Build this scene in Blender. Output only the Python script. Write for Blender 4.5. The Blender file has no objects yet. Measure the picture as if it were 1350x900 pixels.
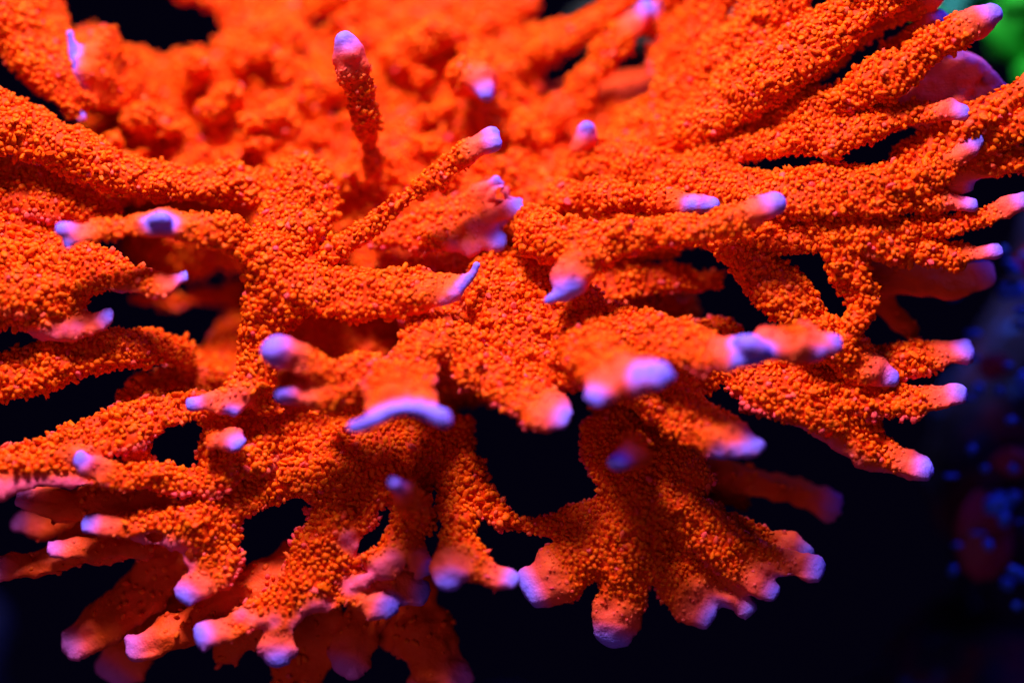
import bpy, math, random, time
import numpy as np
from mathutils import Vector, Matrix, noise

T0 = time.time()
rng = np.random.default_rng(11)
random.seed(11)

# ------------------------------------------------------------------ camera, world, lamps, exposure
PX = 0.0001                      # one photograph pixel in the focal plane = 0.1 mm
FOCAL = 85.0
D0 = 1350 * PX * FOCAL / 36.0    # distance to the focal plane
PITCH = math.radians(35)
RIGHT = np.array([1.0, 0.0, 0.0])
UP = np.array([0.0, math.sin(PITCH), math.cos(PITCH)])
FWD = np.array([0.0, math.cos(PITCH), -math.sin(PITCH)])
CAM = np.array([0.0, 0.0, 0.12]) - FWD * D0

sc = bpy.context.scene
cd = bpy.data.cameras.new('camera')
cam = bpy.data.objects.new('camera', cd)
sc.collection.objects.link(cam)
cd.lens = FOCAL
cd.sensor_width = 36.0
cd.clip_start = 0.005
cd.clip_end = 20.0
cam.matrix_world = Matrix(((RIGHT[0], UP[0], -FWD[0], CAM[0]),
                           (RIGHT[1], UP[1], -FWD[1], CAM[1]),
                           (RIGHT[2], UP[2], -FWD[2], CAM[2]),
                           (0, 0, 0, 1)))
cd.dof.use_dof = True
cd.dof.focus_distance = D0
cd.dof.aperture_fstop = 3.2
sc.camera = cam

world = bpy.data.worlds.new('World')
sc.world = world
world.use_nodes = True
bg = world.node_tree.nodes['Background']
bg.inputs[0].default_value = (0.16, 0.10, 0.75, 1)
bg.inputs[1].default_value = 0.005


def lamp(name, loc, target, power, size, col, size_y=None):
    ld = bpy.data.lights.new(name, 'AREA')
    ld.energy = power
    ld.color = col
    ld.shape = 'RECTANGLE'
    ld.size = size
    ld.size_y = size_y or size
    o = bpy.data.objects.new(name, ld)
    sc.collection.objects.link(o)
    o.location = loc
    o.rotation_euler = (Vector(target) - Vector(loc)).to_track_quat('-Z', 'Y').to_euler()
    return o


# aquarium lamps hang above the water: one violet-white panel, one actinic blue bar
lamp('aquarium_lamp', (-0.055, 0.06, 0.40), (-0.005, 0.01, 0.11), 2.15, 0.085, (1.0, 0.88, 1.0), 0.055)
lamp('blue_aquarium_lamp', (0.22, 0.22, 0.50), (0.02, 0.0, 0.10), 1.6, 0.12, (0.16, 0.14, 1.0), 0.30)

# added front fill lamp for the shaded lobes: weak, broad violet light
lamp('front_fill', (-0.25, -0.75, 0.30), (0.0, 0.0, 0.10), 0.68, 0.5, (1.0, 0.45, 0.75), 0.4)

sc.view_settings.view_transform = 'Standard'
sc.view_settings.look = 'None'
sc.view_settings.exposure = 0.0
sc.view_settings.gamma = 1.0
sc.view_settings.use_curve_mapping = False
sc.cycles.max_bounces = 6


# ------------------------------------------------------------------ helpers
def at(u, v, lift):
    """a point of the colony: photograph column/row in the focal plane's scale, lifted towards the glass"""
    d = D0 - lift * PX
    s = PX * d / D0
    return CAM + RIGHT * ((u - 675) * s) + UP * ((450 - v) * s) + FWD * d


def cdir(n):
    w = RIGHT * n[0] + UP * n[1] - FWD * n[2]
    return w / np.linalg.norm(w)


def sstep(a, b, x):
    t = np.clip((x - a) / (b - a + 1e-9), 0, 1)
    return t * t * (3 - 2 * t)


def mesh_from(name, verts, faces_flat, loop_tot, smooth=True):
    me = bpy.data.meshes.new(name)
    nv, nf = len(verts), len(loop_tot)
    me.vertices.add(nv)
    me.vertices.foreach_set('co', np.asarray(verts, np.float32).ravel())
    me.loops.add(len(faces_flat))
    me.loops.foreach_set('vertex_index', np.asarray(faces_flat, np.int32))
    me.polygons.add(nf)
    starts = np.zeros(nf, np.int32)
    starts[1:] = np.cumsum(loop_tot)[:-1]
    me.polygons.foreach_set('loop_start', starts)
    me.polygons.foreach_set('loop_total', np.asarray(loop_tot, np.int32))
    if smooth:
        me.polygons.foreach_set('use_smooth', np.ones(nf, bool))
    me.update(calc_edges=True)
    return me


def fattr(me, name, vals):
    a = me.attributes.new(name, 'FLOAT', 'POINT')
    a.data.foreach_set('value', np.asarray(vals, np.float32))


def link(name, me, mat, parent=None):
    o = bpy.data.objects.new(name, me)
    sc.collection.objects.link(o)
    if mat:
        me.materials.clear()
        me.materials.append(mat)
    if parent:
        o.parent = parent
        o.matrix_parent_inverse = Matrix.Translation(-parent_loc(parent))
    return o


def parent_loc(p):
    """where the parent's own origin stands; parts of parts already share the world's origin"""
    return p.location.copy() if p.type == 'EMPTY' else Vector((0, 0, 0))


def node_mat(name):
    m = bpy.data.materials.new(name)
    m.use_nodes = True
    nt = m.node_tree
    return m, nt, nt.nodes['Principled BSDF']


def N(nt, kind, **kw):
    n = nt.nodes.new(kind)
    for k, v in kw.items():
        setattr(n, k, v)
    return n


def mixcol(nt, fac, a, b, mode='MIX'):
    m = N(nt, 'ShaderNodeMix', data_type='RGBA', blend_type=mode)
    for sock, val in ((m.inputs[0], fac), (m.inputs[6], a), (m.inputs[7], b)):
        if isinstance(val, bpy.types.NodeSocket):
            nt.links.new(val, sock)
        elif isinstance(val, tuple):
            sock.default_value = (*val, 1)
        else:
            sock.default_value = val
    return m.outputs[2]


def attr(nt, name):
    return N(nt, 'ShaderNodeAttribute', attribute_name=name).outputs['Fac']


def noise_tex(nt, scale, detail=3, rough=0.55):
    tc = N(nt, 'ShaderNodeTexCoord')
    n = N(nt, 'ShaderNodeTexNoise')
    n.inputs['Scale'].default_value = scale
    n.inputs['Detail'].default_value = detail
    n.inputs['Roughness'].default_value = rough
    nt.links.new(tc.outputs['Object'], n.inputs['Vector'])
    return n.outputs['Fac']


def ramp(nt, fac, stops):
    r = N(nt, 'ShaderNodeValToRGB')
    el = r.color_ramp.elements
    while len(el) < len(stops):
        el.new(0.5)
    for e, (p, c) in zip(el, stops):
        e.position = p
        e.color = (*c, 1) if len(c) == 3 else c
    nt.links.new(fac, r.inputs[0])
    return r.outputs[0]


# ------------------------------------------------------------------ materials
ORANGE = (0.93, 0.118, 0.002)
ORANGE2 = (0.82, 0.050, 0.002)
SKIN = (0.66, 0.028, 0.003)
PINK = (0.92, 0.055, 0.125)
LAV = (0.23, 0.17, 0.95)


def coral_material():
    m, nt, b = node_mat('coral_skin')
    n1 = noise_tex(nt, 420, 4)
    n2 = noise_tex(nt, 1800, 3)
    base = mixcol(nt, attr(nt, 'bare'), mixcol(nt, n1, SKIN, ORANGE2), mixcol(nt, n1, (0.88, 0.062, 0.012), (0.93, 0.105, 0.006)))
    c = mixcol(nt, attr(nt, 'pink'), base, mixcol(nt, n1, PINK, (0.95, 0.10, 0.03)))
    tipc = mixcol(nt, n1, LAV, (0.22, 0.12, 0.92))
    c = mixcol(nt, attr(nt, 'tip'), c, tipc)
    nt.links.new(c, b.inputs['Base Color'])
    b.inputs['Roughness'].default_value = 0.5
    b.inputs['Specular IOR Level'].default_value = 0.06
    b.inputs['Sheen Weight'].default_value = 0.0
    b.inputs['Sheen Tint'].default_value = (0.9, 0.35, 0.9, 1)
    b.inputs['Subsurface Weight'].default_value = 0.15
    b.inputs['Subsurface Radius'].default_value = (1.0, 0.25, 0.3)
    b.inputs['Subsurface Scale'].default_value = 0.0006
    bump = N(nt, 'ShaderNodeBump')
    bump.inputs['Strength'].default_value = 0.6
    bump.inputs['Distance'].default_value = 0.0003
    nt.links.new(n2, bump.inputs['Height'])
    nt.links.new(bump.outputs[0], b.inputs['Normal'])
    return m


def polyp_material():
    m, nt, b = node_mat('coral_polyps')
    c = mixcol(nt, attr(nt, 'shade'), ORANGE2, ORANGE)
    c = mixcol(nt, attr(nt, 'pink'), c, PINK)
    c = mixcol(nt, attr(nt, 'tip'), c, LAV)
    nt.links.new(c, b.inputs['Base Color'])
    b.inputs['Roughness'].default_value = 0.45
    b.inputs['Specular IOR Level'].default_value = 0.06
    b.inputs['Sheen Weight'].default_value = 0.0
    b.inputs['Sheen Tint'].default_value = (0.9, 0.35, 0.9, 1)
    b.inputs['Subsurface Weight'].default_value = 0.25
    b.inputs['Subsurface Radius'].default_value = (1.0, 0.25, 0.1)
    b.inputs['Subsurface Scale'].default_value = 0.0006
    return m


M_SKIN = coral_material()
M_POLYP = polyp_material()

# ------------------------------------------------------------------ the colony: each branch a list of strokes
# stroke = (end, [(column, row, lift, width), ...]); end: 1 = growing tip, 0 = none, 'e' = growing margin all along
BR = []


def F(name, strokes, n=(0, .55, .83), dens=1.0, tau=.55, rough=1.0, size=1.0, bare=1.0):
    BR.append(dict(name=name, st=strokes, n=n, dens=dens, tau=tau, rough=rough, size=size, bare=bare))


# --- forked branch in the middle
F('branch', [
    (0, [(395, 240, -70, 120), (385, 300, -35, 110), (365, 355, -5, 90), (362, 395, 5, 84), (348, 440, 8, 78), (335, 490, 12, 74), (318, 515, 15, 60)]),
    (1, [(330, 505, 15, 60), (295, 528, 25, 42), (250, 533, 35, 24)]),
    (1, [(320, 500, 15, 50), (312, 530, 28, 36), (306, 546, 34, 16)]),
    (0, [(335, 500, 12, 60), (345, 530, 10, 50), (372, 542, 8, 30)]),
    (1, [(370, 350, 0, 80), (320, 318, 15, 62), (270, 300, 35, 56), (200, 296, 50, 52), (140, 303, 60, 42), (105, 308, 66, 34), (80, 300, 70, 26)]),
    (1, [(112, 308, 66, 28), (95, 316, 70, 26), (87, 324, 72, 20)]),
    ('e', [(204, 290, 64, 17), (212, 288, 68, 18), (219, 290, 64, 17)]),
    (0, [(370, 360, 0, 80), (430, 385, 5, 80), (490, 388, 8, 82), (550, 383, 10, 76), (590, 377, 12, 60), (612, 372, 14, 36)]),
    ('e', [(628, 350, 14, 13), (620, 368, 14, 13), (604, 385, 15, 13), (585, 398, 15, 13)]),
    (0, [(560, 385, 10, 76), (602, 381, 13, 52)]), (0, [(570, 376, 10, 64), (618, 360, 14, 26)]), (0, [(560, 396, 10, 56), (590, 394, 14, 26)]),
])
F('branch', [
    (1, [(405, 345, -20, 44), (450, 325, -5, 44), (505, 285, 0, 46), (560, 243, 5, 44), (600, 210, 8, 40), (630, 195, 10, 30), (654, 190, 12, 23)]),
    (1, [(600, 210, 4, 34), (628, 190, 4, 26), (651, 174, 4, 18)]),
], tau=.8)
# --- upright finger at the back
F('finger', [(1, [(492, 225, -95, 46), (488, 190, -80, 44), (478, 140, -40, 42), (466, 95, -12, 40), (458, 68, 0, 34), (453, 50, 5, 28)])], tau=.85, dens=.85, bare=1.5)
# --- tipped plate behind the straight branch
F('plate', [
    (1, [(500, 305, -75, 66), (560, 305, -58, 64), (615, 310, -46, 50), (662, 316, -40, 28)]),
    (1, [(550, 292, -65, 66), (630, 284, -50, 54), (686, 271, -42, 30)]),
    (1, [(590, 280, -65, 54), (630, 258, -55, 40), (658, 234, -50, 18)]),
    (0, [(590, 295, -60, 70), (650, 292, -50, 46), (670, 294, -46, 26)]),
    ('e', [(600, 326, -40, 9), (630, 328, -38, 9), (655, 326, -36, 9)]),
    ('e', [(664, 240, -50, 9), (672, 255, -46, 9), (690, 262, -44, 9)]),
], dens=.7, n=(0, .4, .9), bare=1.3)
# --- central plate carrying the long sticks to the right
F('plate', [
    (0, [(500, 320, -150, 130), (590, 375, -85, 150), (680, 420, -25, 170), (760, 450, 5, 150), (840, 445, 30, 90), (900, 455, 60, 76), (950, 460, 85, 66)]),
    (1, [(930, 458, 80, 66), (985, 460, 100, 58), (1030, 452, 100, 50), (1080, 452, 100, 36), (1106, 453, 100, 24)]),
    (1, [(1030, 460, 100, 40), (1060, 466, 102, 30), (1080, 468, 103, 18)]),
    ('e', [(978, 446, 110, 16), (990, 456, 120, 30), (1006, 470, 116, 22), (976, 476, 112, 16)]),
    (0, [(640, 370, -40, 120), (700, 400, -20, 120), (780, 420, 0, 90)]),
    (0, [(620, 435, -35, 100), (700, 455, -15, 100), (780, 468, 15, 84), (850, 490, 25, 70)]),
])
F('branch', [
    (1, [(760, 440, 20, 90), (800, 475, 90, 84), (800, 505, 130, 60), (783, 528, 150, 34)]),
    (1, [(790, 470, 80, 80), (825, 495, 130, 52), (872, 495, 160, 40)]),
    ('e', [(848, 499, 150, 17), (870, 493, 162, 26), (886, 497, 160, 18)]),
    (0, [(790, 490, 110, 70), (825, 508, 140, 40)]),
])
F('branch', [
    (1, [(800, 470, 0, 100), (860, 520, 10, 90), (905, 552, 35, 80), (950, 578, 60, 60), (980, 588, 72, 42), (998, 588, 78, 30)]),
    ('e', [(952, 600, 70, 14), (978, 598, 76, 18), (1004, 586, 80, 20)]),
    (0, [(880, 500, 0, 90), (920, 480, 0, 90), (940, 500, 0, 60)]),
])
# --- blunt front plate with the long lavender margin
F('plate', [
    (0, [(575, 430, 15, 80), (550, 470, 45, 84), (530, 505, 85, 92), (525, 535, 115, 84)]),
    (0, [(530, 500, 80, 100), (500, 530, 115, 70), (480, 552, 130, 36)]),
    (0, [(535, 505, 85, 80), (556, 528, 115, 56), (574, 541, 130, 30)]),
    ('e', [(462, 563, 142, 18), (490, 555, 140, 19), (518, 543, 138, 18), (536, 540, 138, 18), (560, 545, 138, 20), (588, 550, 138, 20)]),
    (1, [(588, 445, 15, 76), (622, 482, 35, 76), (668, 510, 50, 74), (705, 535, 65, 58), (748, 551, 85, 30)]),
    (0, [(500, 500, 40, 50), (530, 485, 35, 50), (560, 460, 20, 50)]),
])
F('branch', [
    (1, [(500, 490, 45, 60), (450, 492, 65, 54), (405, 478, 85, 46), (362, 462, 100, 38)]),
    (1, [(500, 505, 50, 50), (440, 520, 75, 44), (400, 522, 85, 32), (372, 520, 92, 26)]),
    (0, [(410, 545, 10, 30), (460, 535, 20, 40), (500, 515, 40, 40)]),
], tau=.8, dens=.8)
# --- left: upper plates
F('plate', [
    (0, [(-60, 300, -20, 150), (10, 340, -10, 150), (70, 370, 0, 130), (100, 400, 8, 80)]),
    (1, [(40, 380, 0, 110), (80, 425, 12, 60), (120, 424, 20, 36), (146, 414, 26, 26)]),
    ('e', [(45, 446, 14, 12), (75, 440, 18, 12), (110, 432, 22, 12)]),
    (0, [(20, 380, 0, 100), (45, 420, 8, 70), (60, 438, 12, 30)]),
    (1, [(60, 345, -5, 90), (130, 360, 0, 76), (180, 374, 20, 50), (215, 372, 36, 32), (246, 362, 44, 22)]),
    (0, [(-60, 400, 0, 90), (0, 400, 0, 90), (40, 410, 5, 70)]),
    (0, [(60, 330, -10, 60), (130, 340, -5, 50), (170, 352, 0, 34)]),
])
F('plate', [
    (0, [(-60, 245, -45, 80), (10, 245, -40, 80), (80, 258, -40, 70), (150, 285, -45, 60)]),
    (0, [(0, 270, -40, 60), (100, 280, -50, 60)]),
], dens=.9)
F('branch', [
    (0, [(-60, 505, 0, 84), (0, 495, 0, 80), (60, 482, -5, 76), (120, 468, -10, 72), (180, 462, -25, 60), (240, 465, -60, 60)]),
], tau=.6)
# dark red slope under the forked branch
F('plate', [
    (0, [(345, 420, -230, 110), (312, 455, -170, 90), (265, 492, -95, 84), (215, 520, -55, 80), (160, 530, -30, 50)]),
    (0, [(170, 395, -170, 36), (240, 395, -200, 40), (310, 390, -230, 44)]),
])
# --- left: long plate reaching past the frame
F('plate', [
    (0, [(430, 565, -60, 101), (345, 565, -20, 81), (255, 536, 0, 61), (170, 560, 8, 70)]),
    (0, [(255, 536, 0, 57), (165, 562, 10, 71), (90, 590, 20, 74), (30, 612, 32, 55), (-40, 632, 42, 46)]),
    ('e', [(-30, 645, 44, 12), (10, 642, 44, 13), (60, 640, 40, 10), (110, 640, 34, 9)]),
    (0, [(340, 600, 0, 74), (265, 628, 10, 55), (200, 632, 18, 55), (130, 630, 25, 46), (60, 630, 36, 36)]),
    (1, [(220, 625, 20, 46), (165, 632, 38, 44), (125, 618, 52, 34), (103, 603, 62, 24)]),
    (1, [(305, 545, 0, 46), (284, 572, 22, 46), (316, 587, 55, 24)]),
    (0, [(300, 545, 0, 46), (272, 575, 10, 44), (268, 610, 10, 40)]),
    (0, [(170, 580, 8, 55), (190, 615, 12, 46)]),
])
F('plate', [
    (0, [(470, 590, -30, 101), (400, 620, -15, 92), (325, 655, 0, 71), (275, 690, 10, 81), (225, 690, 20, 64)]),
    (1, [(280, 680, 10, 76), (215, 685, 24, 52), (160, 693, 34, 42), (112, 690, 40, 30)]),
    (1, [(300, 690, 8, 71), (286, 725, 18, 68), (270, 760, 30, 55), (243, 790, 40, 30)]),
    ('e', [(170, 712, 30, 9), (210, 716, 30, 9), (238, 722, 28, 9), (246, 745, 30, 9)]),
])
# shaded lobes under the left plates
F('lobe', [
    (1, [(220, 665, -33, 55), (150, 672, -23, 52), (80, 668, -13, 44), (24, 656, -6, 28)]),
    (1, [(200, 690, -38, 74), (110, 720, -23, 55), (50, 740, -13, 44), (-10, 750, -6, 32)]),
    (1, [(190, 715, -8, 40), (130, 718, 7, 36), (66, 722, 17, 24)]),
    (1, [(120, 680, -68, 55), (60, 685, -73, 44), (22, 688, -73, 30)]),
], dens=.19, rough=1.0)
F('lobe', [
    (1, [(300, 650, -98, 74), (230, 730, -63, 76), (190, 775, -48, 76), (140, 815, -38, 64), (92, 848, -33, 46)]),
    (1, [(230, 780, -78, 74), (180, 840, -73, 74), (150, 886, -73, 61)]),
    (0, [(240, 720, -68, 74), (270, 760, -68, 55)]),
], dens=.19, rough=1.0)
F('lobe', [
    (1, [(400, 740, -38, 74), (330, 780, -13, 70), (270, 815, -3, 61), (210, 845, 4, 46), (172, 855, 8, 34)]),
    (0, [(340, 820, -38, 55), (300, 850, -38, 46), (292, 868, -38, 30)]),
    (0, [(420, 800, -58, 92), (400, 860, -58, 92), (390, 930, -58, 84)]),
], dens=.19, rough=1.0)
F('lobe', [
    (1, [(490, 780, -48, 74), (475, 830, -38, 55), (456, 882, -28, 38)]),
    (1, [(530, 760, -68, 76), (555, 820, -53, 77), (580, 870, -43, 74), (612, 890, -38, 44)]),
    (1, [(540, 830, -58, 55), (560, 880, -53, 46), (560, 915, -53, 34)]),
    (0, [(540, 790, -58, 55), (520, 830, -58, 40), (520, 850, -58, 24)]),
], dens=.15, rough=1.0)
# --- lower middle fan
F('plate', [
    (0, [(520, 540, -70, 126), (500, 590, -35, 134), (462, 650, -8, 109), (438, 710, 8, 92), (405, 765, 18, 84)]),
    (1, [(410, 760, 18, 76), (380, 800, 26, 55), (371, 835, 32, 44), (369, 872, 38, 30)]),
    (1, [(420, 770, 18, 74), (360, 800, 28, 55), (310, 822, 36, 46), (264, 838, 44, 36)]),
    (1, [(440, 750, 15, 64), (480, 785, 22, 46), (515, 803, 32, 28)]),
    (0, [(450, 740, 10, 74), (440, 790, 20, 46), (405, 810, 25, 30)]),
    ('e', [(318, 812, 34, 8), (345, 822, 34, 9), (360, 818, 34, 8)]),
    ('e', [(392, 825, 34, 9), (408, 803, 32, 9), (435, 795, 30, 8)]),
    (0, [(560, 580, -40, 101), (540, 650, -5, 61), (528, 705, 15, 64), (502, 745, 26, 61)]),
    ('e', [(462, 772, 32, 12), (492, 758, 32, 11), (518, 738, 30, 11)]),
    ('e', [(460, 712, 22, 10), (474, 722, 22, 10)]),
    (1, [(530, 700, 10, 55), (555, 735, 24, 34), (570, 750, 28, 18)]),
    (1, [(500, 745, 5, 55), (530, 775, 8, 46), (560, 783, 10, 36)]),
    (0, [(570, 580, -40, 126), (610, 630, -15, 76), (650, 672, -5, 52), (686, 690, -8, 30)]),
])
F('finger', [(1, [(562, 690, 0, 44), (545, 662, 45, 40), (528, 644, 85, 32), (518, 635, 108, 23)])], dens=.6, tau=.85)
F('branch', [
    (0, [(592, 620, -15, 55), (600, 670, 8, 61), (606, 710, 25, 71), (602, 740, 40, 71)]),
    (1, [(600, 730, 38, 64), (594, 755, 54, 46), (592, 770, 62, 32)]),
    (1, [(615, 725, 36, 55), (645, 755, 52, 38), (678, 765, 62, 24)]),
    (0, [(610, 740, 45, 55), (620, 756, 52, 30)]),
])
# --- lower right fan
F('plate', [
    (0, [(800, 560, -46, 96), (835, 620, -12, 124), (850, 660, 5, 124), (850, 692, 14, 104)]),
    (0, [(860, 590, -20, 110), (905, 645, -6, 90)]),
    (1, [(840, 680, 10, 76), (790, 715, 6, 78), (740, 755, 4, 78), (700, 778, 2, 62)]),
    (0, [(775, 740, 4, 54), (752, 785, 2, 42)]),
    (1, [(845, 690, 12, 72), (828, 745, 14, 72), (815, 795, 10, 68), (805, 838, 6, 58)]),
    (1, [(855, 690, 12, 70), (872, 745, 16, 60), (905, 793, 14, 52), (936, 814, 10, 42)]),
    (1, [(865, 680, 12, 64), (908, 735, 4, 50), (952, 775, 4, 40), (990, 805, 4, 32)]),
    (1, [(880, 670, 10, 64), (935, 720, 14, 48), (985, 762, 14, 40), (1022, 783, 12, 34)]),
    (1, [(880, 655, 8, 76), (950, 700, 8, 52), (1020, 738, 10, 44), (1078, 751, 8, 38)]),
    (1, [(930, 675, -10, 50), (1000, 712, -16, 38), (1066, 731, -18, 28)]),
    (0, [(850, 650, 0, 96), (780, 688, -2, 74), (720, 694, -10, 50), (672, 690, -16, 34)]),
], n=(0, .35, .94), size=.92, bare=1.3, rough=.8)
F('lobe', [
    (1, [(900, 600, -70, 76), (970, 630, -80, 59), (1040, 645, -85, 48), (1096, 668, -88, 34)]),
    (0, [(930, 620, -80, 55), (985, 670, -90, 36)]),
], dens=.19, rough=1.0)
F('finger', [(1, [(856, 572, 0, 44), (838, 595, 60, 38), (813, 611, 112, 26)])], dens=.5, tau=.8)
# --- right: branches of the middle tier
F('branch', [
    (0, [(690, 290, -50, 60), (740, 320, 10, 76), (790, 318, 25, 66), (830, 308, 28, 60)]),
    (1, [(800, 315, 25, 62), (870, 306, 30, 56), (930, 300, 34, 52), (985, 285, 40, 46), (1024, 266, 46, 32)]),
    (1, [(790, 325, 25, 66), (765, 345, 40, 58), (748, 372, 52, 48), (742, 388, 58, 30)]),
    ('e', [(722, 396, 60, 16), (740, 390, 60, 18), (760, 376, 60, 18)]),
    (0, [(755, 360, 45, 50), (738, 380, 55, 30)]),
], tau=.7)
F('branch', [
    (1, [(740, 260, -60, 60), (800, 258, -40, 58), (860, 262, -25, 48), (905, 268, -15, 36), (942, 270, -10, 24)]),
    ('e', [(912, 272, -8, 12), (930, 276, -6, 14), (944, 270, -6, 16)]),
], tau=.7, dens=.85)
F('plate', [
    (0, [(780, 380, -80, 60), (860, 368, -75, 60), (950, 372, -75, 46)]),
], dens=.5)
F('branch', [
    (0, [(930, 290, -30, 80), (975, 330, -15, 74), (1015, 372, -8, 76), (1055, 415, -2, 76), (1095, 450, 0, 76)]),
    (1, [(1090, 440, 0, 76), (1130, 476, 2, 66), (1158, 492, 4, 44), (1178, 502, 5, 26)]),
])
F('branch', [
    (0, [(1080, 290, -8, 70), (1112, 335, 2, 66), (1134, 385, 6, 72), (1132, 415, 10, 60)]),
    (0, [(1132, 410, 10, 56), (1124, 436, 16, 42), (1112, 450, 18, 22)]),
], tau=.7)
F('branch', [
    (0, [(960, 300, -20, 60), (1040, 308, -8, 64), (1120, 312, 0, 64)]),
    (1, [(1100, 305, 0, 66), (1180, 325, 2, 56), (1240, 336, 2, 46), (1280, 334, 2, 32), (1316, 330, 2, 24)]),
    (1, [(1120, 295, -4, 60), (1200, 298, -2, 50), (1270, 292, 0, 44), (1320, 276, 2, 34), (1352, 264, 3, 26)]),
])
F('lobe', [
    (1, [(1120, 360, -70, 70), (1190, 365, -66, 56), (1250, 368, -64, 52), (1304, 362, -62, 42)]),
    (0, [(1150, 380, -70, 50), (1180, 415, -70, 40), (1210, 438, -70, 28)]),
], dens=.08, rough=.6)
F('plate', [
    (0, [(930, 450, -40, 90), (990, 490, -10, 90), (1060, 520, 0, 110), (1110, 545, 2, 100)]),
    (1, [(1100, 540, 2, 96), (1140, 580, 4, 70), (1180, 605, 6, 52), (1220, 617, 8, 38)]),
    (1, [(1110, 520, 0, 80), (1170, 528, 0, 60), (1220, 525, 0, 46), (1268, 517, 0, 30)]),
    (1, [(1090, 480, -28, 70), (1160, 478, -28, 66), (1220, 470, -28, 52), (1275, 459, -28, 32)]),
    (0, [(1080, 510, -10, 80), (1150, 500, -20, 50)]),
    ('e', [(1040, 560, 6, 7), (1080, 578, 8, 8), (1120, 598, 8, 8), (1160, 622, 8, 9), (1200, 634, 8, 9)]),
])
# --- right: upper tier ridges
F('branch', [
    (0, [(780, 205, -110, 90), (890, 232, -55, 72), (1000, 250, -18, 76), (1090, 255, 0, 82), (1170, 254, 4, 84)]),
    (1, [(1160, 255, 0, 84), (1210, 265, 2, 48), (1285, 269, 4, 26)]),
    (1, [(1170, 245, 0, 76), (1225, 232, 2, 50), (1265, 205, 4, 42), (1290, 184, 5, 28)]),
])
F('branch', [
    (0, [(860, 205, -110, 64), (950, 196, -65, 60), (1040, 184, -30, 62), (1110, 166, -15, 60)]),
    (1, [(1090, 180, -15, 80), (1160, 160, -8, 54), (1215, 147, -4, 40), (1272, 147, 0, 24)]),
])
F('branch', [
    (1, [(960, 185, -100, 60), (1050, 152, -45, 62), (1120, 126, -14, 64), (1185, 92, -4, 72), (1245, 52, 0, 56), (1280, 32, 2, 42), (1308, 16, 4, 30)]),
], tau=.7)
F('branch', [
    (1, [(1170, 70, -60, 50), (1215, 42, -45, 40), (1245, 24, -40, 26)]),
], dens=.3)
F('branch', [
    (0, [(830, 190, -150, 110), (920, 152, -90, 100), (1000, 106, -48, 96), (1075, 56, -28, 90), (1140, 0, -20, 84), (1210, -60, -10, 80)]),
    (0, [(890, 140, -120, 90), (960, 75, -90, 84), (1020, 10, -70, 84), (1060, -50, -55, 80)]),
    (1, [(1060, 95, -75, 60), (1140, 48, -60, 50), (1200, 12, -50, 40), (1250, -22, -40, 28)]),
])
F('plate', [
    (0, [(880, 90, -150, 90), (920, 40, -130, 90), (950, -20, -120, 80)]),
    (0, [(860, 40, -170, 60), (890, 10, -160, 70), (900, -40, -150, 60)]),
], dens=.6)
F('plate', [
    (0, [(1110, 160, -70, 70), (1190, 130, -62, 84), (1250, 112, -58, 90)]),
    (0, [(1210, 130, -60, 90), (1265, 95, -56, 66), (1280, 85, -55, 40)]),
    (0, [(1210, 140, -60, 80), (1280, 130, -56, 60), (1310, 120, -55, 30)]),
    ('e', [(1264, 70, -50, 13), (1288, 84, -50, 13), (1308, 101, -50, 13), (1324, 116, -50, 13)]),
], dens=.0, rough=.8, n=(.15, .75, .65))
F('branch', [
    (1, [(1190, 225, -25, 70), (1250, 185, -12, 66), (1300, 148, -6, 54), (1345, 116, 0, 44), (1390, 88, 4, 36)]),
    (1, [(1260, 210, -20, 60), (1310, 180, -10, 60), (1370, 145, -6, 50), (1400, 130, -4, 40)]),
    (1, [(1230, 240, -20, 30), (1262, 244, -18, 26), (1282, 248, -18, 16)]),
    (0, [(1230, 235, -25, 50), (1300, 218, -20, 50), (1380, 205, -20, 46)]),
], dens=.5)
# --- top left: the blurred back of the colony
F('branch', [
    (0, [(-80, 120, -15, 100), (0, 162, -20, 90), (70, 190, -22, 84), (130, 216, -26, 78), (200, 236, -34, 72), (280, 244, -50, 64), (360, 250, -70, 80)]),
])
F('branch', [
    (0, [(-60, -40, -110, 110), (10, 25, -105, 100), (60, 80, -100, 90), (105, 140, -92, 70)]),
    (0, [(40, -20, -150, 50), (70, 20, -140, 54), (92, 60, -120, 44)]),
], dens=.8)
F('plate', [
    ('e', [(92, 44, -90, 16), (97, 80, -92, 11), (102, 115, -92, 13), (106, 140, -92, 14), (108, 156, -88, 20)]),
    (0, [(150, 75, -150, 90), (135, 110, -120, 90), (120, 140, -110, 40)]),
    (0, [(106, 60, -100, 12), (112, 100, -104, 20), (116, 140, -104, 24)]),
], n=(.9, .2, .4), dens=.7)
F('plate', [
    (0, [(110, 90, -250, 100), (180, 110, -240, 110), (260, 120, -235, 140), (340, 130, -225, 150), (400, 190, -180, 140)]),
    (0, [(130, 170, -190, 90), (210, 190, -180, 100), (310, 200, -170, 110), (390, 220, -140, 100)]),
    (0, [(180, 150, -215, 90), (300, 160, -205, 100)]),
], rough=2.6, size=1.15)
F('plate', [
    (0, [(250, -40, -280, 80), (315, 5, -265, 80), (380, 50, -250, 90), (440, 90, -230, 90), (500, 150, -215, 100)]),
    (0, [(430, -40, -285, 90), (500, 20, -265, 90), (555, 80, -240, 90), (560, 150, -215, 90)]),
    (0, [(340, 90, -220, 110), (420, 130, -200, 110)]),
], rough=2.8, size=1.2)
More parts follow.
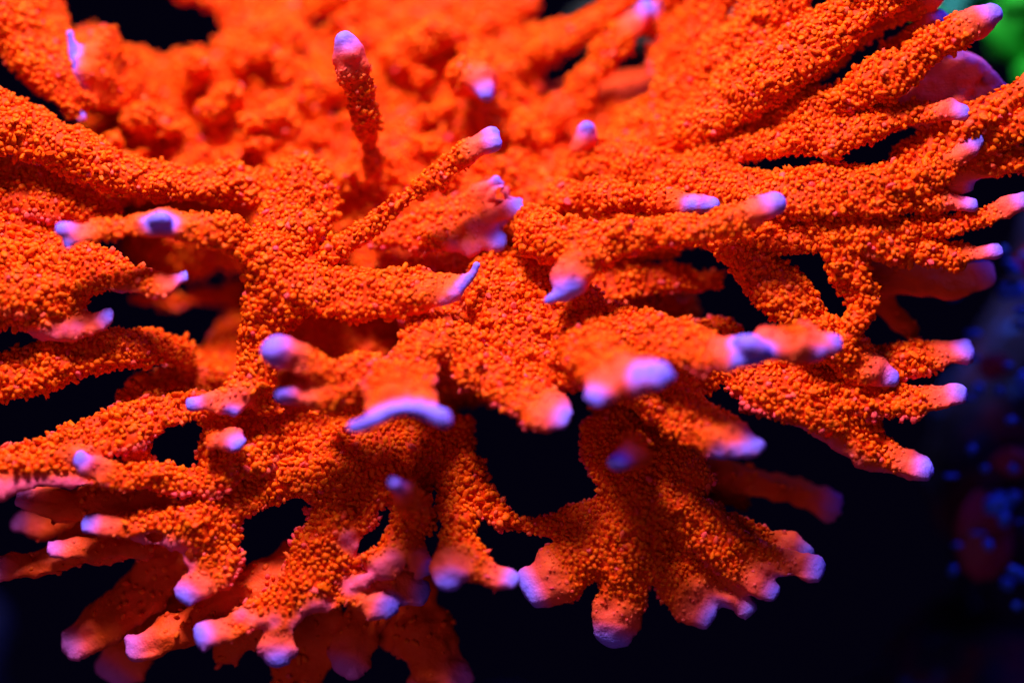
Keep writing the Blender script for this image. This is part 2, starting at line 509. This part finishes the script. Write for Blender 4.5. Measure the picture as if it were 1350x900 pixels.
F('branch', [
    (0, [(560, 140, -220, 90), (620, 80, -220, 86), (680, 60, -215, 64), (740, 48, -205, 54), (800, 14, -195, 54), (850, -30, -190, 50)]),
    (0, [(620, 30, -260, 100), (690, -10, -260, 90)]), (0, [(560, 20, -270, 110), (640, 10, -270, 90)]),
    (1, [(730, 60, -225, 40), (770, 40, -220, 34), (796, 30, -215, 18)]),
], dens=.9)
F('branch', [
    (1, [(700, 190, -170, 64), (740, 145, -165, 54), (785, 95, -160, 48), (825, 45, -150, 40), (856, 8, -145, 28)]),
    (0, [(820, 50, -165, 36), (870, 10, -170, 44), (900, -30, -170, 44)]),
], dens=.35)
F('plate', [
    (0, [(720, 150, -300, 90), (800, 135, -290, 80), (870, 118, -280, 76), (960, 95, -270, 80)]),
], dens=.06, rough=.5)
F('finger', [(1, [(620, 100, -130, 70), (632, 108, -110, 56), (640, 120, -92, 34), (641, 127, -86, 26)])], dens=.9, tau=.9)
F('finger', [(1, [(768, 215, -110, 40), (772, 190, -95, 32), (775, 166, -80, 20)])], dens=.4, tau=.9)
# knobbly outgrowths all over the blurred back
nub_rng = random.Random(5)
nubs = []
for i in range(95):
    u, v = nub_rng.uniform(120, 700), nub_rng.uniform(40, 260)
    L0 = -215 + (v - 60) * .45 - max(0, u - 420) * .05
    if (u < 280 and v < 75) or (430 < u < 520 and v > 60 and v < 230):
        continue
    a = nub_rng.uniform(0, 6.28)
    w = nub_rng.uniform(26, 46)
    nubs.append((0, [(u, v, L0 - 30, w + 12), (u + 14 * math.cos(a), v - 12 + 10 * math.sin(a), L0 + nub_rng.uniform(10, 46), w)]))
F('plate', nubs, tau=.9, rough=1.6, size=1.15)
# the mass the branches grow out of
F('core', [
    (0, [(200, 300, -260, 200), (350, 260, -210, 200), (500, 240, -170, 190), (640, 250, -150, 170), (760, 240, -140, 140), (860, 220, -140, 120)]),
    (0, [(480, 150, -230, 150), (560, 200, -190, 150), (640, 180, -190, 140), (720, 200, -180, 120)]),
    (0, [(420, 300, -190, 150), (520, 330, -190, 150), (640, 340, -190, 130), (720, 300, -170, 110)]),
    (0, [(660, 150, -280, 160), (760, 180, -260, 150), (860, 180, -240, 140)]),
    (0, [(350, 470, -200, 160), (430, 430, -200, 180), (520, 440, -190, 190), (640, 460, -160, 180), (760, 440, -140, 140), (880, 420, -150, 100)]),
    (0, [(420, 560, -110, 150), (520, 540, -110, 150), (560, 560, -110, 100)]),
    (0, [(760, 330, -120, 90), (860, 310, -100, 90), (960, 290, -80, 80)]),
    (0, [(500, 400, -300, 420), (540, 420, -600, 420), (560, 430, -1000, 460)]),
    (0, [(820, 490, -90, 120), (830, 560, -90, 110)]),
], tau=.75, rough=2.6)

# ------------------------------------------------------------------ sweep the strokes, fuse them, pull the meshes back
NR = 14


def catmull(P, step=7.0):
    P = np.asarray(P, float)
    Q = np.vstack([2 * P[0] - P[1], P, 2 * P[-1] - P[-2]])
    out = []
    for i in range(1, len(Q) - 2):
        n = max(2, int(np.linalg.norm((Q[i + 1] - Q[i])[:3]) / step))
        t = np.linspace(0, 1, n, endpoint=False)[:, None]
        a, b, c, d = Q[i - 1], Q[i], Q[i + 1], Q[i + 2]
        out.append(.5 * ((2 * b) + (c - a) * t + (2 * a - 5 * b + 4 * c - d) * t ** 2 + (3 * b - a - 3 * c + d) * t ** 3))
    out.append(Q[-2][None])
    out = np.vstack(out)
    out[:, 3] = np.maximum(out[:, 3], P[:, 3].min() * .8)
    return out


def sweep(stroke, nrm, tau, dens, bare, flat, verts, faces, tips):
    end, pts = stroke
    S = catmull(pts)
    ntot = len(S)
    seg = np.r_[0, np.cumsum(np.linalg.norm(np.diff(S[:, :3], axis=0), axis=1))]
    W = S[:, 3].copy()
    if end == 'e':
        pf = np.zeros(ntot)
    elif end == 1:
        pf = sstep(20 * bare, 110 * bare, seg[-1] - seg)
    else:
        pf = np.ones(ntot)
    W = np.maximum(W - 16 * pf * min(1, dens * 1.5), np.minimum(W, 10))
    C = np.array([at(*p[:3]) for p in S])
    Tn = np.gradient(C, axis=0)
    Tn /= np.linalg.norm(Tn, axis=1)[:, None] + 1e-12
    Nw = np.tile(cdir(nrm), (ntot, 1))
    Nw -= Tn * (Nw * Tn).sum(1)[:, None]
    ln = np.linalg.norm(Nw, axis=1)
    Nw /= ln[:, None] + 1e-9
    Sd = np.cross(Tn, Nw)
    Ts = np.stack([Tn @ RIGHT, Tn @ UP], 1)
    pv = np.stack([-Ts[:, 1], Ts[:, 0]], 1)
    pl = np.linalg.norm(pv, axis=1)
    pv = np.where(pl[:, None] > .15, pv / (pl[:, None] + 1e-9), np.array([[1., 0.]]))
    P3 = pv[:, :1] * RIGHT + pv[:, 1:] * UP
    te = 1.0 if end == 'e' else tau
    a_n = np.abs((Sd * P3).sum(1))
    b_n = np.abs((Nw * P3).sum(1))
    A = (W / 2) / np.sqrt(a_n ** 2 + (te * b_n) ** 2)
    A = np.minimum(A, W * .5 / .55)
    Bt = A * te
    Bt = np.minimum(Bt, np.maximum(22 if flat else 34, W * (.16 if flat else .2)))
    A, Bt = A * PX, Bt * PX
    rings = []
    ang = np.linspace(0, 2 * np.pi, NR, endpoint=False)
    ca, sa = np.cos(ang), np.sin(ang)

    def ring(c, s, n, a, b):
        return c + np.outer(ca * a, s) + np.outer(sa * b, n)
    for k in (0.1, 0.5, 0.85):        # rounded start
        rings.append(ring(C[0] - Tn[0] * Bt[0] * math.sqrt(1 - k * k), Sd[0], Nw[0], A[0] * k, Bt[0] * k))
    for i in range(ntot):
        rings.append(ring(C[i], Sd[i], Nw[i], A[i], Bt[i]))
    for k in (.9, .7, .4, .08):
        rings.append(ring(C[-1] + Tn[-1] * min(A[-1], Bt[-1] * 1.3) * math.sqrt(1 - k * k) * .8, Sd[-1], Nw[-1], A[-1] * k, Bt[-1] * k))
    o = sum(len(v) for v in verts)
    R = np.vstack(rings)
    verts.append(R)
    nr = len(rings)
    for i in range(nr - 1):
        for j in range(NR):
            a = o + i * NR + j
            b = o + i * NR + (j + 1) % NR
            faces.append((a, b, b + NR, a + NR))
    faces.append(tuple(o + j for j in range(NR))[::-1])
    faces.append(tuple(o + (nr - 1) * NR + j for j in range(NR)))
    if end == 1:
        tips.append((C[-1][None] + Tn[-1] * A[-1] * .3, max(S[-1, 3], 16), 1.0, Tn[-1]))
    elif end == 'e':
        tips.append((C[::2], max(S[:, 3].mean(), 8), .6, None))


colony_base = at(560, 560, -800)
tmp = []
for k, b in enumerate(BR):
    verts, faces, tips = [], [], []
    for st in b['st']:
        sweep(st, b['n'], b['tau'] * (.78 if b['name'] in ('plate', 'lobe') else 1), b['dens'], b['bare'], b['name'] in ('plate', 'lobe'), verts, faces, tips)
    me = bpy.data.meshes.new('sweep')
    me.from_pydata(np.vstack(verts).tolist(), [], faces)
    ob = bpy.data.objects.new('sweep', me)
    sc.collection.objects.link(ob)
    r = ob.modifiers.new('fuse', 'REMESH')
    r.mode = 'VOXEL'
    r.voxel_size = 0.00042 if b['name'] != 'core' else 0.0009
    s = ob.modifiers.new('relax', 'SMOOTH')
    s.factor = .5
    s.iterations = 7 if b['name'] != 'core' else 4
    b['tips'] = tips
    tmp.append(ob)
dg = bpy.context.evaluated_depsgraph_get()
dg.update()
fused = [bpy.data.meshes.new_from_object(o.evaluated_get(dg)) for o in tmp]
for o in tmp:
    m_ = o.data
    bpy.data.objects.remove(o)
    bpy.data.meshes.remove(m_)
print('fused', round(time.time() - T0, 1), sum(len(m.vertices) for m in fused))


# ------------------------------------------------------------------ polyp shapes (unit: radius 1 at the base, height along z)
def polyp_shape(kind):
    segs = 6
    if kind == 0:      # stubby knob
        prof = [(.80, -.5), (.92, .5), (1.0, 1.1), (.62, 1.65)]
        bend = .0
    elif kind == 1:    # open cup with a flared rim
        prof = [(.72, -.5), (.78, .7), (1.12, 1.5), (.70, 1.72)]
        bend = .1
    elif kind == 2:    # leaning tube
        prof = [(.70, -.5), (.78, .8), (.85, 1.9), (.52, 2.5)]
        bend = .35
    else:              # low bump
        prof = [(1.15, -.5), (1.1, .35), (.85, .75), (.45, 1.0)]
        bend = .0
    V = []
    for r, z in prof:
        for j in range(segs):
            a = 2 * math.pi * j / segs
            V.append((r * math.cos(a) + bend * max(z, 0) ** 1.6 * .45, r * math.sin(a), z))
    top = prof[-1][1] + (.18 if kind != 1 else -.25)
    V.append((bend * prof[-1][1] ** 1.6 * .45, 0, top))
    Fq = []
    for i in range(len(prof) - 1):
        for j in range(segs):
            a, b_ = i * segs + j, i * segs + (j + 1) % segs
            Fq.append((a, b_, b_ + segs, a + segs))
    Ft = [((len(prof) - 1) * segs + j, (len(prof) - 1) * segs + (j + 1) % segs, len(V) - 1) for j in range(segs)]
    return np.array(V), np.array(Fq), np.array(Ft)


SHAPES = []
for k in range(12):          # four kinds, three uneven individuals of each
    V_, Q_, T_ = polyp_shape(k % 4)
    V_ = V_ * (1 + rng.normal(0, .08, (len(V_), 1))) + rng.normal(0, .05, V_.shape)
    SHAPES.append((V_, Q_, T_))


def scatter(co, nrm, tris, tn, spacing, keep_w, n_try):
    """dart throwing on a triangle soup; returns points, triangle ids, barycentrics"""
    a, b, c = co[tris[:, 0]], co[tris[:, 1]], co[tris[:, 2]]
    ar = .5 * np.linalg.norm(np.cross(b - a, c - a), axis=1) * keep_w
    tot = ar.sum()
    if tot <= 0:
        return None
    n = int(tot / (spacing ** 2) * n_try)
    idx = rng.choice(len(tris), n, p=ar / tot)
    r1, r2 = np.sqrt(rng.random(n)), rng.random(n)
    w = np.stack([1 - r1, r1 * (1 - r2), r1 * r2], 1)
    p = a[idx] * w[:, :1] + b[idx] * w[:, 1:2] + c[idx] * w[:, 2:]
    cell = np.floor(p / spacing).astype(np.int64)
    grid = {}
    keep = []
    s2 = spacing * spacing
    pl, cl = p.tolist(), cell.tolist()
    for i in range(n):
        x, y, z = pl[i]
        cx, cy, cz = cl[i]
        ok = True
        for dx in (-1, 0, 1):
            for dy in (-1, 0, 1):
                for dz in (-1, 0, 1):
                    g = grid.get((cx + dx, cy + dy, cz + dz))
                    if g:
                        for q in g:
                            if (q[0] - x) ** 2 + (q[1] - y) ** 2 + (q[2] - z) ** 2 < s2:
                                ok = False
                                break
                    if not ok:
                        break
                if not ok:
                    break
            if not ok:
                break
        if ok:
            grid.setdefault((cx, cy, cz), []).append((x, y, z))
            keep.append(i)
    keep = np.array(keep, int)
    return p[keep], idx[keep], w[keep]


# ------------------------------------------------------------------ build the colony object
colony = bpy.data.objects.new('coral_colony', None)
colony.location = colony_base
colony.empty_display_size = .01
sc.collection.objects.link(colony)
colony['label'] = 'bright orange branching coral colony with knobbly polyps and smooth lavender tips'
colony['category'] = 'coral'

def growth_fields(b, co):
    """how close each point is to a growing tip or margin: colour, pinkness, bareness, which tip"""
    nv = len(co)
    # factor fields: closeness to a growing tip
    tipf = np.zeros(nv)
    pink = np.zeros(nv)
    bald = np.zeros(nv)
    tid = np.full(nv, -1)
    for t, (P, w, kk, tg) in enumerate(b['tips']):
        d = np.full(nv, 1e9)
        for q in P:
            d = np.minimum(d, np.linalg.norm(co - q, axis=1))
        d = d / PX
        if tg is not None:
            rel = (co - P[0]) / PX
            al = rel @ tg
            lat = np.linalg.norm(rel - al[:, None] * tg, axis=1)
            d = np.sqrt(al ** 2 + (min(1, 28 / w) * np.minimum(lat, .55 * w)) ** 2 + (2.6 * np.maximum(lat - .55 * w, 0)) ** 2)
            w = min(w, 28)
        if kk == 1.0:
            f = 1 - sstep(.25 * w, .95 * w + 6, d)
            p_ = 1 - sstep(.5 * w + 4, 1.0 * w + 30 * b['bare'], d)
            bl = 1 - sstep(.6 * w + 12 * b['bare'], .9 * w + 55 * b['bare'], d)
        else:
            thin = 1.0 if w > 12.5 else .15
            f = (1 - sstep(.5 * w, .95 * w + 6, d)) * thin
            p_ = 1 - sstep(.6 * w, .8 * w + (34 if w > 19 else 15 if w > 12.5 else 12), d)
            bl = 1 - sstep(.6 * w + 6, 1.0 * w + (45 if w > 12.5 else 12), d)
        tid = np.where((f > tipf) & (f > .4), t, tid)
        tipf = np.maximum(tipf, f)
        pink = np.maximum(pink, p_)
        bald = np.maximum(bald, bl)
    return tipf, pink, bald, tid


TOTAL_POLYPS = 0
VIEW = -FWD
for k, b in enumerate(BR):
    me = fused[k]
    nv = len(me.vertices)
    co = np.empty(nv * 3, np.float32)
    me.vertices.foreach_get('co', co)
    co = co.reshape(-1, 3).astype(float)
    vn = np.empty(nv * 3, np.float32)
    me.vertex_normals.foreach_get('vector', vn)
    vn = vn.reshape(-1, 3).astype(float)
    tipf, pink, bald, tid = growth_fields(b, co)
    # growth margin of the plates: pinkish where the surface turns over the edge
    nw = cdir(b['n'])
    rim = (1 - sstep(.10, .55, np.abs(vn @ nw)))
    if b['name'] in ('plate', 'lobe') and b['rough'] < 1.5:
        pink = np.maximum(pink, rim * .45)
    if b['dens'] == 0:
        pink = np.maximum(pink, .5)
    if b['dens'] < .2:          # pieces with few polyps: duller ends, slightly pink
        pink = np.maximum(pink, .06)
        tipf = tipf * .55
    # irregular relief
    if nv:
        amp = 4.4 * b['rough'] ** .85 * PX
        dn = np.array([noise.noise(Vector(c * 170)) * 2.4 + noise.noise(Vector(c * 420)) * 1.5 + noise.noise(Vector(c * 1000)) * .5 for c in co])
        if b['name'] in ('plate', 'lobe'):      # ragged plate margins
            dn = dn * (1 + .9 * rim)
        co = co + vn * (dn * amp * (1 - .6 * tipf))[:, None]
    me.vertices.foreach_set('co', co.astype(np.float32).ravel())
    me.update()
    me.vertex_normals.foreach_get('vector', (vb := np.empty(nv * 3, np.float32)))
    vn = vb.reshape(-1, 3).astype(float)
    # faces
    nl = len(me.loops)
    lv = np.empty(nl, np.int32)
    me.loops.foreach_get('vertex_index', lv)
    nf = len(me.polygons)
    lt = np.empty(nf, np.int32)
    ls = np.empty(nf, np.int32)
    me.polygons.foreach_get('loop_total', lt)
    me.polygons.foreach_get('loop_start', ls)
    quads = lv.reshape(-1, 4) if (lt == 4).all() else None
    assert quads is not None
    ftid = tid[quads]
    fid = np.where((ftid == ftid[:, :1]).all(1), ftid[:, 0], -1)

    def sub(mask, name):
        q = quads[mask]
        ids, inv = np.unique(q, return_inverse=True)
        m = mesh_from(name, co[ids], inv.ravel(), np.full(len(q), 4))
        fattr(m, 'tip', tipf[ids])
        fattr(m, 'pink', pink[ids])
        fattr(m, 'bare', np.maximum(bald[ids], .5 * (b['dens'] < .2)))
        m.normals_split_custom_set_from_vertices(vn[ids].tolist())
        return m
    body = link(b['name'], sub(fid < 0, b['name']), M_SKIN, colony)
    for t in range(len(b['tips'])):
        mk = fid == t
        if mk.sum() > 12:
            link('tip' if b['tips'][t][2] == 1.0 else 'growing_margin', sub(mk, 'tip'), M_SKIN, body)
    # polyps
    if b['dens'] > 0:
        tris = np.vstack([quads[:, [0, 1, 2]], quads[:, [0, 2, 3]]])
        tn = np.cross(co[tris[:, 1]] - co[tris[:, 0]], co[tris[:, 2]] - co[tris[:, 0]])
        tn /= np.linalg.norm(tn, axis=1)[:, None] + 1e-15
        facing = np.maximum(tn @ VIEW, tn[:, 2] - .15)
        pit = np.array([noise.noise(Vector(c * 480)) for c in co])
        kw = sstep(-.35, -.05, facing) * (1 - bald[tris].mean(1)) * (1 - .93 * sstep(.42, .52, pit[tris].mean(1)))
        spacing = (5.6 if b['name'] != 'core' else 9) * PX * b['size']
        if b['dens'] < 1:
            kw = kw * b['dens'] if b['dens'] < .2 else kw
            spacing = spacing * (1 + (1 - b['dens']) * .5)
        res = scatter(co, vn, tris, tn, spacing, kw, 5.0 if b['dens'] >= .2 else 1.0)
        if res and len(res[0]):
            P, ti, bw = res
            n = len(P)
            nr_ = (vn[tris[ti]] * bw[:, :, None]).sum(1)
            nr_ /= np.linalg.norm(nr_, axis=1)[:, None] + 1e-12
            bd = (bald[tris[ti]] * bw).sum(1)
            pk = (pink[tris[ti]] * bw).sum(1)
            tp = (tipf[tris[ti]] * bw).sum(1)
            # lean: outward with a wobble that changes from clump to clump
            wob = rng.normal(0, .42, (n, 3))
            cl = np.array([noise.noise_vector(Vector(p * 330)) for p in P])
            Z = nr_ + wob + cl * .5 + np.array([0, 0, .15])
            Z /= np.linalg.norm(Z, axis=1)[:, None]
            X = np.cross(Z, rng.normal(0, 1, (n, 3)))
            X /= np.linalg.norm(X, axis=1)[:, None]
            Y = np.cross(Z, X)
            kind = rng.choice(4, n, p=[.40, .12, .26, .22])
            kind = np.where(bd > .45, 3, kind)
            szn = np.array([noise.noise(Vector(p * 150)) for p in P])
            rad = rng.choice([1., 1., 1.2, .7], n) * rng.uniform(2.9, 4.4, n) * PX * b['size'] * (1 + .25 * szn) * (1 - .45 * bd)
            if b['name'] == 'core':
                rad *= 1.3
            ex = np.where(rng.random(n) < .24, rng.uniform(1.25, 1.7, n), rng.uniform(.8, 1.2, n))
            X, Y = X * ex[:, None], Y / np.sqrt(ex)[:, None]
            hgt = (1 + .55 * np.array([noise.noise(Vector(p * 330 + np.array([3., 1., 2.]))) for p in P])) * rad * rng.uniform(.40, .88, n) * (1 - .45 * bd)
            shade = np.clip(rng.normal(.6, .25, n), 0, 1)
            rm = (rim[tris[ti]] * bw).sum(1) if b['name'] == 'plate' and b['rough'] < 1.5 else np.zeros(n)
            rad *= 1 + .18 * rm
            pkr = np.clip(pk * .9 + .35 * sstep(.6, .95, rm) + (rng.random(n) < .05) * rng.random(n) * .6, 0, 1)  # growth pink, plus a few random polyps pinked as painted-in highlights
            VV, QQ, TT, A1, A2, A3 = [], [], [], [], [], []
            off = 0
            kind = kind + 4 * rng.integers(0, 3, n)
            for kd in range(12):
                s = np.where(kind == kd)[0]
                if not len(s):
                    continue
                V, Q, Tr = SHAPES[kd]
                m_ = len(V)
                loc = (P[s][:, None] + V[None, :, :1] * (X[s] * rad[s][:, None])[:, None] + V[None, :, 1:2] * (Y[s] * rad[s][:, None])[:, None]
                       + V[None, :, 2:] * (Z[s] * hgt[s][:, None])[:, None])
                VV.append(loc.reshape(-1, 3))
                base = off + np.arange(len(s)) * m_
                QQ.append((Q[None] + base[:, None, None]).reshape(-1, 4))
                TT.append((Tr[None] + base[:, None, None]).reshape(-1, 3))
                A1.append(np.repeat(shade[s], m_))
                A2.append(np.repeat(pkr[s], m_))
                A3.append(np.repeat(tp[s] * .7, m_))
                off += m_ * len(s)
            Qa, Ta = np.vstack(QQ), np.vstack(TT)
            pm = mesh_from('polyps', np.vstack(VV), np.r_[Qa.ravel(), Ta.ravel()], np.r_[np.full(len(Qa), 4), np.full(len(Ta), 3)])
            fattr(pm, 'shade', np.concatenate(A1))
            fattr(pm, 'pink', np.concatenate(A2))
            fattr(pm, 'tip', np.concatenate(A3))
            po = link('polyps', pm, M_POLYP, body)
            po['kind'] = 'stuff'
            TOTAL_POLYPS += n
    bpy.data.meshes.remove(me)
print('polyps', TOTAL_POLYPS, round(time.time() - T0, 1))

# ------------------------------------------------------------------ what lies behind: dark rock and a green coral
def blob_mesh(name, u, v, lift, rx, ry, rz, freq, amp, seed, sub=4):
    import bmesh
    bm = bmesh.new()
    bmesh.ops.create_icosphere(bm, subdivisions=sub, radius=1.0)
    c = at(u, v, lift)
    off = Vector((seed * 7.3, seed * 3.1, seed * 5.7))
    for x in bm.verts:
        p = x.co.copy()
        k = 1 + amp * (noise.noise(p * freq + off) + .5 * noise.noise(p * freq * 2.3 + off))
        w = RIGHT * (p.x * rx) + UP * (p.y * ry) - FWD * (p.z * rz)
        x.co = Vector(c + w * k * PX)
    for f in bm.faces:
        f.smooth = True
    me = bpy.data.meshes.new(name)
    bm.to_mesh(me)
    bm.free()
    return me


def rock_material():
    m, nt, b = node_mat('dark_rock')
    n1 = noise_tex(nt, 60, 6, .65)
    n2 = noise_tex(nt, 150, 4, .6)
    c = ramp(nt, n1, [(.36, (.002, .002, .010)), (.50, (.006, .006, .05)), (.60, (.05, .004, .03)), (.70, (.012, .025, .2))])
    c = mixcol(nt, ramp(nt, n2, [(.60, (0, 0, 0)), (.68, (1, 1, 1))]), c, (.008, .05, .40))
    nt.links.new(c, b.inputs['Base Color'])
    b.inputs['Roughness'].default_value = .8
    b.inputs['Specular IOR Level'].default_value = .1
    bump = N(nt, 'ShaderNodeBump')
    bump.inputs['Strength'].default_value = .8
    bump.inputs['Distance'].default_value = .003
    nt.links.new(n2, bump.inputs['Height'])
    nt.links.new(bump.outputs[0], b.inputs['Normal'])
    return m


def plain_material(name, c1, c2, scale):
    m, nt, b = node_mat(name)
    nt.links.new(mixcol(nt, noise_tex(nt, scale, 4), c1, c2), b.inputs['Base Color'])
    b.inputs['Roughness'].default_value = .55
    b.inputs['Specular IOR Level'].default_value = .2
    return m


M_ROCK = rock_material()
M_BLUE = plain_material('blue_crust', (.012, .07, .75), (.025, .15, .9), 300)
M_NAVY = plain_material('navy_crust', (.012, .07, .7), (.02, .14, .85), 300)
M_FAR = plain_material('navy_haze_rock', (.001, .002, .02), (.002, .006, .06), 90)
M_MAROON = plain_material('maroon_crust', (.24, .005, .07), (.10, .003, .06), 200)
M_GREEN = plain_material('green_coral', (.004, .14, .008), (.006, .50, .02), 160)
M_TEAL = plain_material('teal_coral', (.005, .22, .12), (.01, .12, .25), 160)
M_GREY = plain_material('grey_rock', (.02, .03, .05), (.10, .13, .10), 130)

# rock beside the colony, with crusts growing on it
c0 = Vector(at(1420, 1100, -900))
rock = bpy.data.objects.new('live_rock', None)
rock.location = c0
rock.empty_display_size = .01
sc.collection.objects.link(rock)
rock['label'] = 'dark lumpy rock with blue and maroon crusts, blurred beside the coral'
rock['category'] = 'rock'
for k, (u, v, L, rx, ry, rz) in enumerate([(1470, 620, -400, 260, 330, 200), (1540, 360, -400, 230, 190, 200), (1480, 960, -400, 380, 240, 200)]):
    link('rock_lump', blob_mesh('rock_lump', u, v, L, rx, ry, rz, 2.2, .22, k + 1), M_ROCK, rock)
crust_rng = random.Random(3)
CR = [(1345, 450, 20, 44), (1305, 385, 20, 14), (1316, 412, 9, 10), (1288, 655, 22, 16), (1306, 646, 14, 9), (1296, 672, 10, 12),
      (1352, 745, 10, 16), (1262, 510, 8, 9), (1334, 665, 6, 6), (1230, 392, 10, 8), (1322, 500, 12, 22), (1345, 380, 14, 10)]
for k in range(36):
    CR.append((crust_rng.uniform(1225, 1352), crust_rng.uniform(330, 800), crust_rng.uniform(3, 13), crust_rng.uniform(3, 9)))
for k, (u, v, rx, ry) in enumerate(CR):
    m_ = 1.045
    link('blue_crust', blob_mesh('blue_crust', u * m_ - 30, v * m_ - 20, -190 + crust_rng.uniform(-14, 14), rx * .95, ry * .95, 10, 2.4, .6, k + 20, 2), M_BLUE if k < 12 else M_NAVY, rock)
for k, (u, v, rx, ry) in enumerate([(1262, 690, 40, 62), (1330, 350, 30, 26), (1300, 600, 30, 20), (1275, 480, 24, 18)]):
    link('maroon_crust', blob_mesh('maroon_crust', u * 1.06 - 40, v * 1.06 - 27, -225, rx, ry, 16, 1.6, .3, k + 50, 3), M_MAROON, rock)
far = bpy.data.objects.new('live_rock', None)  # added rock; its navy colour stands in for a faint blue haze
far.location = at(-60, 1000, -900)
far.empty_display_size = .01
sc.collection.objects.link(far)
far['label'] = 'faint blue haze put in as a far dark navy rock, blurred behind the shaded lobes under the coral'
far['category'] = 'rock'
for k, (u, v, rx, ry) in enumerate([(-150, 860, 180, 200), (100, 1050, 220, 130), (640, 1060, 200, 160)]):
    link('rock_lump', blob_mesh('rock_lump', u, v, -900, rx, ry, 90, 2.2, .3, k + 120), M_FAR, far)

# green coral behind the upper right branches
gc = bpy.data.objects.new('green_coral', None)
gc.location = at(1380, 140, -620)
gc.empty_display_size = .01
sc.collection.objects.link(gc)
gc['label'] = 'blurred bright green lobed coral behind the lavender tipped upper branches'
gc['category'] = 'coral'
for k, (u, v, L, rx, ry, mt) in enumerate([
        (1335, 20, -560, 60, 40, M_GREEN), (1300, 60, -590, 46, 50, M_GREEN), (1360, 80, -560, 44, 50, M_GREEN), (1325, 118, -570, 30, 26, M_GREEN),
        (1290, 0, -600, 44, 30, M_GREEN), (1250, 14, -590, 34, 26, M_TEAL), (1225, 40, -600, 30, 20, M_TEAL), (1200, 55, -610, 24, 22, M_GREEN),
        (1400, 30, -580, 40, 60, M_GREEN), (1345, 215, -560, 22, 14, M_GREEN), (1380, 150, -600, 50, 60, M_GREEN)]):
    link('green_lobe' if mt is M_GREEN else 'teal_lobe', blob_mesh('lobe', u * 1.06 - 40, v * 1.06 - 27, L + 190, rx, ry, 36, 1.7, .28, k + 70, 3), mt, gc)

# a greyish rock seen through the gap between the back branches
g0 = bpy.data.objects.new('live_rock', None)
g0.location = at(860, 260, -900)
g0.empty_display_size = .01
sc.collection.objects.link(g0)
g0['label'] = 'grey green rock glimpsed through the gap behind the smooth red back plate'
g0['category'] = 'rock'
for k, (u, v, L, rx, ry) in enumerate([(860, 70, -820, 90, 50), (790, 80, -830, 60, 40), (930, 60, -840, 70, 50)]):
    link('rock_lump', blob_mesh('rock_lump', u * 1.1 - 67, v * 1.1 - 45, L, rx, ry, 60, 2.4, .25, k + 90, 3), M_GREY, g0)
